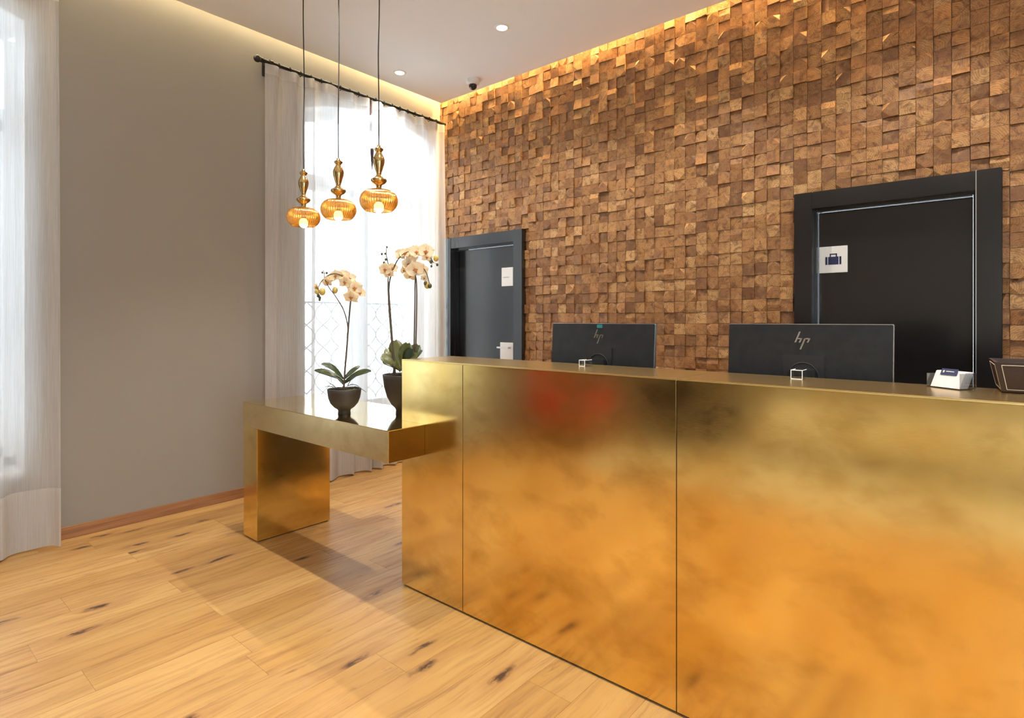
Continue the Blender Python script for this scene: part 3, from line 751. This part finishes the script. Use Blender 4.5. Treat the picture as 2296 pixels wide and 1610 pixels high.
for k in (0, 3):
    j = (k + 1) % 4; q = []
    nrm = (bo[j] - bo[k]).cross(to[k] - bo[k]).normalized()
    for s, t in ((.07 if k == 3 else .035, .08), (.93 if k == 3 else .965, .08), (.93 if k == 3 else .965, .90), (.07 if k == 3 else .035, .90), (.07 if k == 3 else .035, .08)):
        a = bo[k].lerp(bo[j], s); b = to[k].lerp(to[j], s); q.append(a.lerp(b, t) + nrm * .0004)
    g = G()
    for a, b in zip(q, q[1:]): g.tube([a, b], .0009, 5)
    g.obj('stitching', 'stitch', tr)

# ------------------------------------------------------------------ orchids
def pot_at(c, prof, seg=40): return G().lathe(prof, c, seg)
def strap_leaf(base, tip, width, sag, curl, upn=Vector((0, 0, 1)), roundness=.5):
    base, tip = Vector(base), Vector(tip); n = 12; vs, fs = [], []
    d = (tip - base); side = d.cross(upn); side = side.normalized() if side.length > 1e-4 else Vector((1, 0, 0))
    for i in range(n + 1):
        t = i / n; c = base + d * t + Vector((0, 0, 1)) * (sag * 4 * t * (1 - t))
        wv = width * (math.sin(PI * min(.985, (.06 + .92 * t) ** (1 + roundness * .8))) ** .62)
        for k in (-1, -.5, 0, .5, 1):
            vs.append(c + side * wv * k * .5 + Vector((0, 0, 1)) * (curl * abs(k) ** 1.6))
    th = .0016; m = len(vs)
    vs += [p - Vector((0, 0, th)) for p in vs]
    for i in range(n):
        for k in range(4):
            a = i * 5 + k; fs.append((a, a + 1, a + 6, a + 5)); fs.append((m + a, m + a + 5, m + a + 6, m + a + 1))
        fs.append((i * 5, i * 5 + 5, m + i * 5 + 5, m + i * 5)); fs.append((i * 5 + 4, m + i * 5 + 4, m + i * 5 + 9, i * 5 + 9))
    fs.append((0, m, m + 1, 1)); fs.append((1, m + 1, m + 2, 2)); fs.append((2, m + 2, m + 3, 3)); fs.append((3, m + 3, m + 4, 4))
    return G().add(vs, fs, True)
def petal(L, W, cup, rr):
    n, m = 7, 6; vs, fs = [], []
    for i in range(n + 1):
        t = i / n; wd = W * math.sin(PI * min(.97, .10 + .88 * t) ** .85) ** .7
        for k in range(m + 1):
            s = k / m * 2 - 1
            vs.append(Vector((s * wd / 2, L * t * (1 - .10 * s * s), cup * (t * t) + .10 * W * s * s + .002 * math.sin(5 * s + rr) * t)))
    for i in range(n):
        for k in range(m): a = i * (m + 1) + k; fs.append((a, a + 1, a + m + 2, a + m + 1))
    return vs, fs
def flower(parent, c, r, nrm, spin, rr):
    nrm = Vector(nrm).normalized(); up = Vector((0, 0, 1)); sx = up.cross(nrm)
    if sx.length < .05: sx = Vector((1, 0, 0))
    sx.normalize(); sy = nrm.cross(sx)
    B3 = Matrix((sx, sy, nrm)).transposed()
    g = G()
    for ang, L, W, dz in ((90, 1.0, .80, -.02), (210, .98, .76, -.03), (330, .98, .76, -.03), (15, 1.02, 1.28, .05), (165, 1.02, 1.28, .05)):
        vs, fs = petal(L * r, W * r, R.uniform(-.02, .22) * r, R.uniform(0, 6)); a = math.radians(ang - 90 + spin + R.uniform(-6, 6))
        m3 = Matrix.Rotation(a, 3, 'Z')
        g.add([Vector(c) + B3 @ (m3 @ p + Vector((0, 0, dz * r))) for p in vs], fs, True)
    fo = g.obj('flower', 'petal', parent, fix=False)
    g = G(); cc = Vector(c) + nrm * r * .12
    m3 = Matrix.Rotation(math.radians(spin), 3, 'Z')
    for p, q, sc in (((0, -.12, .06), .17, (.7, 1.0, .8)), ((-.16, -.02, .05), .11, (1.1, .7, .6)), ((.16, -.02, .05), .11, (1.1, .7, .6)), ((0, .06, .10), .075, (1, 1, 1.2)), ((0, -.30, .05), .07, (.6, 1.3, .6))):
        cp = cc + B3 @ (m3 @ (Vector(p) * r)); bm = bmesh.new(); bmesh.ops.create_uvsphere(bm, u_segments=8, v_segments=6, radius=q * r)
        for v in bm.verts: v.co = cp + B3 @ (m3 @ Vector((v.co.x * sc[0], v.co.y * sc[1], v.co.z * sc[2])))
        g.bm(bm, True)
    g.obj('lip', 'lip', fo)
def smooth_path(pts, n=8):
    P = [Vector(p) for p in pts]; out = []
    for i in range(len(P) - 1):
        p0, p1, p2, p3 = P[max(i - 1, 0)], P[i], P[i + 1], P[min(i + 2, len(P) - 1)]
        for k in range(n):
            t = k / n; out.append(.5 * ((2 * p1) + (p2 - p0) * t + (2 * p0 - 5 * p1 + 4 * p2 - p3) * t * t + (3 * p1 - p0 - 3 * p2 + p3) * t ** 3))
    return out + [P[-1]]
TOCAM = (-FV).normalized()
def orchid(name_label, px, depth, potprof, soil_r, soil_z, stems, flowers, buds, leaves, roots, leafmat):
    base = at_depth(px, 0, depth); base.z = TT
    oc = thing('potted_orchid', name_label, 'plant', base, 'orchids on the brass table')
    pot_at(base, potprof).obj('pot', 'pot', oc)
    bm = bmesh.new(); bmesh.ops.create_circle(bm, cap_ends=True, cap_tris=True, segments=24, radius=soil_r)
    bmesh.ops.subdivide_edges(bm, edges=bm.edges, cuts=3, use_grid_fill=True)
    for v in bm.verts: v.co = base + Vector((v.co.x, v.co.y, soil_z + .006 * mnoise.noise(v.co * 60) + .006 * (1 - (v.co.length / soil_r) ** 2)))
    G().bm(bm, True).obj('bark', 'bark', oc)
    g = G()
    for k in range(26):
        a = R.uniform(-.4, 2.4); q = soil_r * R.uniform(.45, .96)
        g.ball(base + Vector((q * math.cos(a), q * math.sin(a), soil_z + .005)), R.uniform(.007, .014), (1, 1, .7), 7, 5)
    g.obj('moss', 'moss', oc)
    def P(x, y, dd=0): return at_depth(x, y, depth + dd)
    for pts, r0, r1 in stems:
        path = smooth_path([P(*p) for p in pts]); n = len(path)
        G().tube(path, [r0 + (r1 - r0) * i / (n - 1) for i in range(n)], 7).obj('stem', 'stem', oc)
    for x, y, rpx, lr, ud, dd in flowers:
        flower(oc, P(x, y, dd), rpx * 1.08 / FPX * depth, TOCAM + RV * lr + Vector((0, 0, 1)) * ud, R.uniform(-14, 14), 0)
    for x, y, rpx, m, dd, sx in buds:
        c = P(x, y, dd); bo = G().ball(c, rpx / FPX * depth, (1, 1, 1.25), 10, 8); 
        if sx: bo.tube(smooth_path([c, (c + P(*sx)) / 2 + Vector((0, 0, .002)), P(*sx)], 4), .0011, 5)
        bo.obj('bud', m, oc)
    for (bx, by, tx, ty, wpx, sag, curl, dd, mt, rd) in leaves:
        strap_leaf(P(bx, by, 0), P(tx, ty, dd), wpx / FPX * depth, sag, curl, (TOCAM * .75 + Vector((0, 0, 1))).normalized(), rd).obj('leaf', mt, oc)
    for pts in roots:
        path = smooth_path([P(*p) for p in pts], 5); n = len(path)
        G().tube(path, [.0026 - .0014 * i / (n - 1) for i in range(n)], 5).obj('aerial_root', 'root', oc)
    return oc
dep1 = (Vector((1.62, -2.165, 0)) - Vector((CAM.x, CAM.y, 0))).dot(FV)
k = dep1 / FPX
prof1 = [(13.5 * k, 0), (14 * k, .002), (13.2 * k, 6 * k), (14.5 * k, 10 * k), (22 * k, 15 * k), (30 * k, 24 * k), (34.5 * k, 36 * k), (36.3 * k, 48 * k), (37 * k, 56 * k), (35.4 * k, 56.4 * k), (34.8 * k, 52 * k), (33 * k, 44 * k)]
z5 = lambda x, y: (680 + x / 11.5, 580 + y / 11.5)
st1 = [([(770, 884), (773, 835), (778, 775), (782, 720), (786, 676), (789, 650), (784, 632), (770, 620), (752, 614), (735, 618), (720, 632), (712, 650)], .0052, .0022),
       ([(772, 845), (778, 770), (780, 735), (771, 697), (752, 664), (738, 645), (728, 625), (727, 612), (724, 606)], .0038, .0018)]
fl1 = [(*z5(640, 600), 14, -.5, -.35, .0), (*z5(850, 450), 15.5, -.35, .15, .01), (*z5(1010, 440), 16, .1, .45, .03), (*z5(1090, 610), 16, -.25, -.05, -.02), (*z5(1190, 520), 15, .3, .3, .02),
       (*z5(1330, 760), 17.5, .15, .05, -.01), (*z5(1240, 990), 17, -.1, -.35, -.02), (*z5(1450, 880), 14, .7, .1, .03), (*z5(355, 740), 10, -.9, -.2, .01), (*z5(690, 520), 11, -.2, .5, .03)]
bu1 = [(*z5(490, 850), 7.0, 'yellow_bud', 0, (712, 645)), (*z5(820, 815), 6.2, 'yellow_bud', .01, (748, 635)), (*z5(385, 955), 3.4, 'bud', 0, (712, 650)), (*z5(425, 1010), 3.2, 'bud', 0, (717, 655)), (*z5(420, 1060), 2.6, 'bud', 0, (717, 668)),
       (*z5(490, 358), 2.3, 'bud', 0, (727, 614)), (*z5(605, 368), 2.5, 'bud', 0, (727, 614)), (*z5(360, 850), 5.5, 'yellow_bud', .005, (712, 645))]
lv1 = [(769, 855, 705, 831, 17, .012, .004, .03, 'leaf', .5), (770, 850, 720, 817, 16, .020, .004, -.05, 'leaf', .3), (771, 852, 807, 822, 13, .008, .004, .06, 'leaf', .1), (771, 858, 832, 833, 18, .016, .004, -.02, 'leaf', .5), (770, 862, 803, 838, 13, .004, .003, .05, 'leaf', .2), (769, 862, 752, 836, 12, .006, .003, .08, 'leaf', .3)]
rt1 = [[(752, 868, -.02), (742, 861, -.04), (732, 853, -.05)], [(748, 868, -.03), (735, 866, -.05), (728, 868, -.05), (717, 868, -.06)], [(795, 867, .0), (805, 869, -.02), (812, 873, -.02), (821, 879, -.03)], [(779, 866, -.02), (786, 853, -.04), (795, 845, -.05)], [(780, 865, 0), (790, 862, 0), (800, 864, .0), (806, 868, 0)]]
orchid('small cream orchid in a dark footed bowl, one arching flower spray', 772, dep1, prof1, 33 * k, 48 * k, st1, fl1, bu1, lv1, rt1, 'leaf')

dep2 = (Vector((1.83, -1.962, 0)) - Vector((CAM.x, CAM.y, 0))).dot(FV)
k = dep2 / FPX
prof2 = [(15 * k, 0), (15.5 * k, .002), (15 * k, 8 * k), (17 * k, 12 * k), (25 * k, 20 * k), (35 * k, 38 * k), (40.5 * k, 58 * k), (43.5 * k, 78 * k), (44.5 * k, 87 * k), (42.6 * k, 87.4 * k), (41.5 * k, 80 * k), (39 * k, 70 * k)]
z4 = lambda x, y: (820 + x / 10.73, 530 + y / 10.73)
st2 = [([(884, 838), (880, 785), (874, 715), (871, 670), (870, 632), (872, 605), (869, 585), (866, 570), (867, 556)], .005, .002),
       ([(886, 838), (881, 780), (875, 700), (872, 650), (876, 620), (884, 598), (894, 580), (910, 567), (930, 561), (950, 563), (964, 575), (972, 590)], .005, .002),
       ([(925, 838), (928, 790), (930, 700), (931, 630), (934, 605), (944, 598), (955, 610), (962, 632), (965, 642)], .0042, .002),
       ([(930, 838), (932, 780), (934, 700), (934, 640), (930, 615), (918, 605), (908, 608)], .0046, .002)]
fl2 = [(*z4(480, 800), 16, -.35, -.05, -.03), (*z4(630, 770), 13, .4, .1, .0), (*z4(560, 900), 12, .0, -.4, -.01), (*z4(860, 440), 16, -.55, .3, .03), (*z4(960, 420), 15, -.3, .5, .0), (*z4(1120, 400), 17, .1, .3, .02), (*z4(1220, 380), 16, .2, .2, -.02),
       (*z4(1440, 370), 19, .35, .05, -.02), (*z4(1470, 500), 13, .4, -.3, .01), (*z4(1060, 680), 18, -.25, .15, .01), (*z4(1200, 800), 21, .0, -.1, -.03), (*z4(1340, 830), 16, .6, -.1, .0), (*z4(1070, 950), 14, -.3, -.5, .02), (*z4(930, 820), 11, -.9, -.1, .03), (*z4(1400, 1000), 9.5, .7, -.5, .02), (*z4(1100, 560), 14, .0, .5, .02)]
bu2 = [(*z4(510, 258), 2.2, 'bud', 0, (867, 558)), (*z4(388, 425), 2.4, 'bud', 0, (864, 569)), (*z4(470, 417), 2.2, 'bud', 0, (866, 572)), (*z4(482, 555), 2.8, 'bud', 0, (870, 588)), (*z4(440, 632), 2.6, 'bud', 0, (871, 597)),
       (*z4(1570, 612), 3.6, 'bud', 0, (964, 578)), (*z4(1722, 682), 2.8, 'bud', 0, (970, 588)), (*z4(1580, 718), 2.4, 'bud', 0, (970, 590)), (*z4(1690, 528), 6, 'yellow_bud', 0, (966, 575)),
       (*z4(1440, 1130), 4.2, 'bud', 0, (960, 628)), (*z4(1540, 1190), 4.8, 'bud', 0, (963, 638)), (*z4(1480, 1170), 7, 'yellow_bud', .01, (962, 632))]
lv2 = [(898, 834, 854, 800, 34, .022, .006, -.03, 'leaf_olive', 1.0), (900, 830, 884, 764, 34, .0, .006, .05, 'leaf_olive', 1.0), (902, 830, 914, 770, 33, .0, .006, .02, 'leaf_olive', 1.0), (903, 830, 938, 774, 34, .006, .005, .06, 'leaf', .9), (900, 832, 936, 798, 30, .016, .004, -.05, 'leaf_olive', .8), (903, 832, 947, 786, 16, .008, .004, .1, 'leaf', .3), (897, 834, 862, 808, 30, .014, .006, .06, 'leaf', .9), (900, 832, 868, 782, 32, .006, .006, .09, 'leaf_olive', .9), (905, 832, 922, 782, 34, .0, .004, -.02, 'leaf', .9)]
rt2 = [[(884, 842, -.03), (886, 825, -.05), (889, 812, -.05)], [(880, 842, -.02), (882, 828, -.04), (880, 815, -.05)], [(930, 830, 0), (938, 808, 0), (946, 802, 0)]]
orchid('tall cream orchid in a deep dark pot, half hidden by the desk corner', 903, dep2, prof2, 39 * k, 78 * k, st2, fl2, bu2, lv2, rt2, 'leaf_olive')

# ------------------------------------------------------------------ pendant lamps
PX3 = [1.018, 1.393, 1.768]; PY = -2.07; PZ = 1.878                # bottom of shade
u = .000349
def make_pendant(x, label):
    pd = thing('pendant_lamp', label, 'lamp', (x, PY, PZ), 'brass pendant lamps over the table')
    Z = lambda y: (1160 - y) * u
    body = [(0, Z(845)), (46, Z(845)), (42, Z(828)), (40, Z(800)), (48, Z(770)), (90, Z(748)), (116, Z(718)), (120, Z(700)), (112, Z(684)), (70, Z(662)), (56, Z(645)), (40, Z(628)), (35, Z(615)), (42, Z(585)), (62, Z(520)), (82, Z(455)), (88, Z(405)), (82, Z(370)), (60, Z(318)), (45, Z(290)), (42, Z(278)), (52, Z(262)), (66, Z(246)), (68, Z(234)), (60, Z(222)), (40, Z(210)), (28, Z(204)), (28, Z(178)), (20, Z(172)), (0, Z(172))]
    G().lathe([(r * u if i not in (0, len(body) - 1) else 0.0, z) for i, (r, z) in enumerate(body)], (x, PY, PZ), 36, cap=False).obj('stem_body', 'lamp_brass', pd)
    sh = [(46, 846), (120, 848), (178, 858), (222, 888), (255, 930), (272, 985), (274, 1020), (266, 1062), (246, 1104), (220, 1135), (196, 1158), (190, 1160)]
    sh = [(r * u, Z(y)) for r, y in sh]
    rib = lambda a, j: 1.0 + (.030 * math.cos(44 * a) if 1 < j < 11 else 0)
    G().lathe(sh, (x, PY, PZ), 176, rib, cap=False).obj('shade', 'shade', pd)
    bl = G().ball((x, PY, PZ + Z(1105)), .026, (1, 1, 1.15), 16, 12).obj('bulb', 'bulb', pd)
    G().lathe([(.014, Z(845)), (.016, Z(960)), (.012, Z(1030))], (x, PY, PZ), 14).obj('socket', 'lamp_brass', pd)
    rr = random.Random(int(x * 100)); zt = PZ + Z(176)
    path = [(x, PY, zt)] + [(x + rr.uniform(-.003, .003), PY + rr.uniform(-.003, .003), zt + (ZC - zt) * t) for t in (.2, .4, .6, .8)] + [(x, PY, ZC - .02)]
    G().tube(smooth_path(path, 5), .0032, 7).obj('cord', 'cord', pd)
    G().lathe([(0, ZC - PZ - .028), (.035, ZC - PZ - .026), (.046, ZC - PZ - .012), (.046, ZC - PZ)], (x, PY, PZ), 24, cap=False).obj('ceiling_cup', 'lamp_brass', pd)
    return pd
for x, lab in zip(PX3, ('brass pendant lamp farthest from the desk, leftmost of the three', 'brass pendant lamp in the middle of the three', 'brass pendant lamp nearest the desk, rightmost of the three')): make_pendant(x, lab)

# ------------------------------------------------------------------ ceiling fittings
def downlight(x, y, label):
    d = thing('ceiling_downlight', label, 'downlight', (x, y, ZC), 'recessed ceiling downlights')
    G().lathe([(.036, -.001), (.040, -.006), (.050, -.006), (.056, 0)], (x, y, ZC), 28, cap=False).obj('trim_ring', 'camera_white', d)
    G().lathe([(0, -.002), (.036, -.002), (.036, .0)], (x, y, ZC), 24, cap=False).obj('lens', 'lens', d)
    ld = bpy.data.lights.new('spot', 'SPOT'); ld.energy = SPOT_W * (.45 if y > -1 else 1 if y > -4 else .6); ld.color = SPOT_COL; ld.spot_size = math.radians(110 if y > -1 else 82); ld.spot_blend = .6; ld.shadow_soft_size = .022
    lo = bpy.data.objects.new('lamp_beam', ld); COL.objects.link(lo); lo.parent = d; lo.location = (0, 0, -.012)
XSP = [.345, 1.51, 2.68, 3.85, 5.02, 6.2, 7.4]; YSP = [-.80, -2.30, -4.70, -5.9]
for j, y in enumerate(YSP):
    for i, x in enumerate(XSP):
        if i == 0 and j > 0: continue
        if j == 0 and i == 0: lab = 'round ceiling downlight nearest the curtained back window'
        elif j == 0 and i == 1: lab = 'round ceiling downlight nearest the dome camera on the desk side'
        else: lab = 'round ceiling downlight outside the frame, row %s' % 'abcde'[j] if False else 'round recessed ceiling downlight further out over the lobby'
        downlight(x, y, lab)
sc = thing('security_camera', 'white dome security camera on the ceiling above the block wall', 'camera', (.715, -.285, ZC))
G().lathe([(.062, 0), (.062, -.018), (.054, -.036), (.040, -.044), (0, -.044)], (.715, -.285, ZC), 28, cap=False).obj('housing', 'camera_white', sc)
G().ball((.715, -.285, ZC - .052), .036, seg=20, rings=14).obj('dome', 'camera_dome', sc)

# ------------------------------------------------------------------ armchair seen mirrored in the brass
ac = thing('red_armchair', 'red upholstered armchair mirrored softly in the brass desk front', 'armchair', (.75, -5.45, 0))
ax, ay = .75, -5.45
G().box(ax - .30, ax + .34, ay - .30, ay + .30, .22, .44, .03).obj('seat', 'red', ac)
G().box(ax - .42, ax - .26, ay - .36, ay + .36, .22, .86, .04).obj('backrest', 'red', ac)
for s in (-1, 1):
    G().box(ax - .30, ax + .32, ay + s * .335 - .05, ay + s * .335 + .05, .20, .62, .03).obj('armrest', 'red', ac)
    for q in (-.33, .27): G().tube([(ax + q, ay + s * .30, .22), (ax + q * 1.06, ay + s * .31, 0)], [.022, .014], 10).obj('leg', 'dark_wood', ac)

prop(G().box(1.3, 7.2, -6.3, -4.62, .0, .012, .003).obj('added_rug', 'rug'), 'pale beige area rug added opposite the desk for the brass to mirror', 'rug')  # added out of view so the brass mirrors a beige floor zone

sf = thing('added_leather_armchair', 'dark brown leather armchair added opposite the desk for the brass to mirror', 'armchair', (1.72, -6.1, .012))  # added out of view so the brass mirrors something dark
G().box(1.40, 2.04, -6.42, -5.72, .10, .42, .03).obj('seat', 'leather', sf)
G().box(1.40, 2.04, -6.56, -6.38, .10, .86, .04).obj('backrest', 'leather', sf)
for q in (1.31, 2.03): G().box(q, q + .11, -6.52, -5.70, .10, .62, .03).obj('armrest', 'leather', sf)
for qx in (1.38, 2.06):
    for qy in (-6.45, -5.78): G().tube([(qx, qy, .012), (qx, qy, .11)], .02, 8).obj('leg', 'dark_wood', sf)

# unseen glazed entrance, added to let in daylight, and the pavement outside it
en = thing('window_3', 'unseen glazed street entrance added for daylight opposite the reception desk', None, ((EX0 + EX1) / 2, YB - .1, 0)); struct(en)
nb = 4; bw = (EX1 - EX0) / nb
for k in range(nb + 1):
    xk = EX0 + k * bw; a, b = max(EX0, xk - .03), min(EX1, xk + .03)
    G().box(a, b, YB - .13, YB - .07, 0, EZ, .003).obj('post', 'black_iron', en)
for k in range(nb):
    a, b = EX0 + k * bw + .03, EX0 + (k + 1) * bw - .03
    for z0, z1 in ((.0, .07), (2.15, 2.21), (EZ - .05, EZ)): G().box(a, b, YB - .125, YB - .075, z0, z1, .002).obj('rail', 'black_iron', en)
    for z0, z1 in ((.07, 2.15), (2.21, EZ - .05)): G().box(a, b, YB - .104, YB - .098, z0, z1).obj('pane', 'pane', en)
struct(G().box(-4, 12, -16, YB - .2, -.12, -.02).obj('pavement', 'pavement'), 'grey street pavement outside the added entrance')

ot = thing('added_cream_bench', 'long cream upholstered bench added opposite the desk for the brass to mirror', 'bench', (3.75, -6.1, .012))  # added out of view so the brass mirrors something pale
G().box(2.5, 5.0, -6.5, -5.8, .14, .46, .04).obj('seat', 'cream', ot)
for qx in (2.6, 4.9):
    for qy in (-6.42, -5.88): G().tube([(qx, qy, .012), (qx, qy, .15)], .02, 8).obj('leg', 'dark_wood', ot)

rw = thing('window_4', 'unseen tall street window added to light the lobby from the far right', None, (XR + .1, (RY0 + RY1) / 2, 0)); struct(rw)  # unseen window, added to brighten the ceiling from the right
nb = 4; bw = (RY1 - RY0) / nb
for k in range(nb + 1):
    yk = RY0 + k * bw; a, b = max(RY0, yk - .03), min(RY1, yk + .03)
    G().box(XR + .07, XR + .13, a, b, 0, RZ1, .003).obj('post', 'black_iron', rw)
for k in range(nb):
    a, b = RY0 + k * bw + .03, RY0 + (k + 1) * bw - .03
    for z0, z1 in ((.0, .07), (2.15, 2.21), (RZ1 - .05, RZ1)): G().box(XR + .075, XR + .125, a, b, z0, z1, .002).obj('rail', 'black_iron', rw)
    for z0, z1 in ((.07, 2.15), (2.21, RZ1 - .05)): G().box(XR + .098, XR + .104, a, b, z0, z1).obj('pane', 'pane', rw)
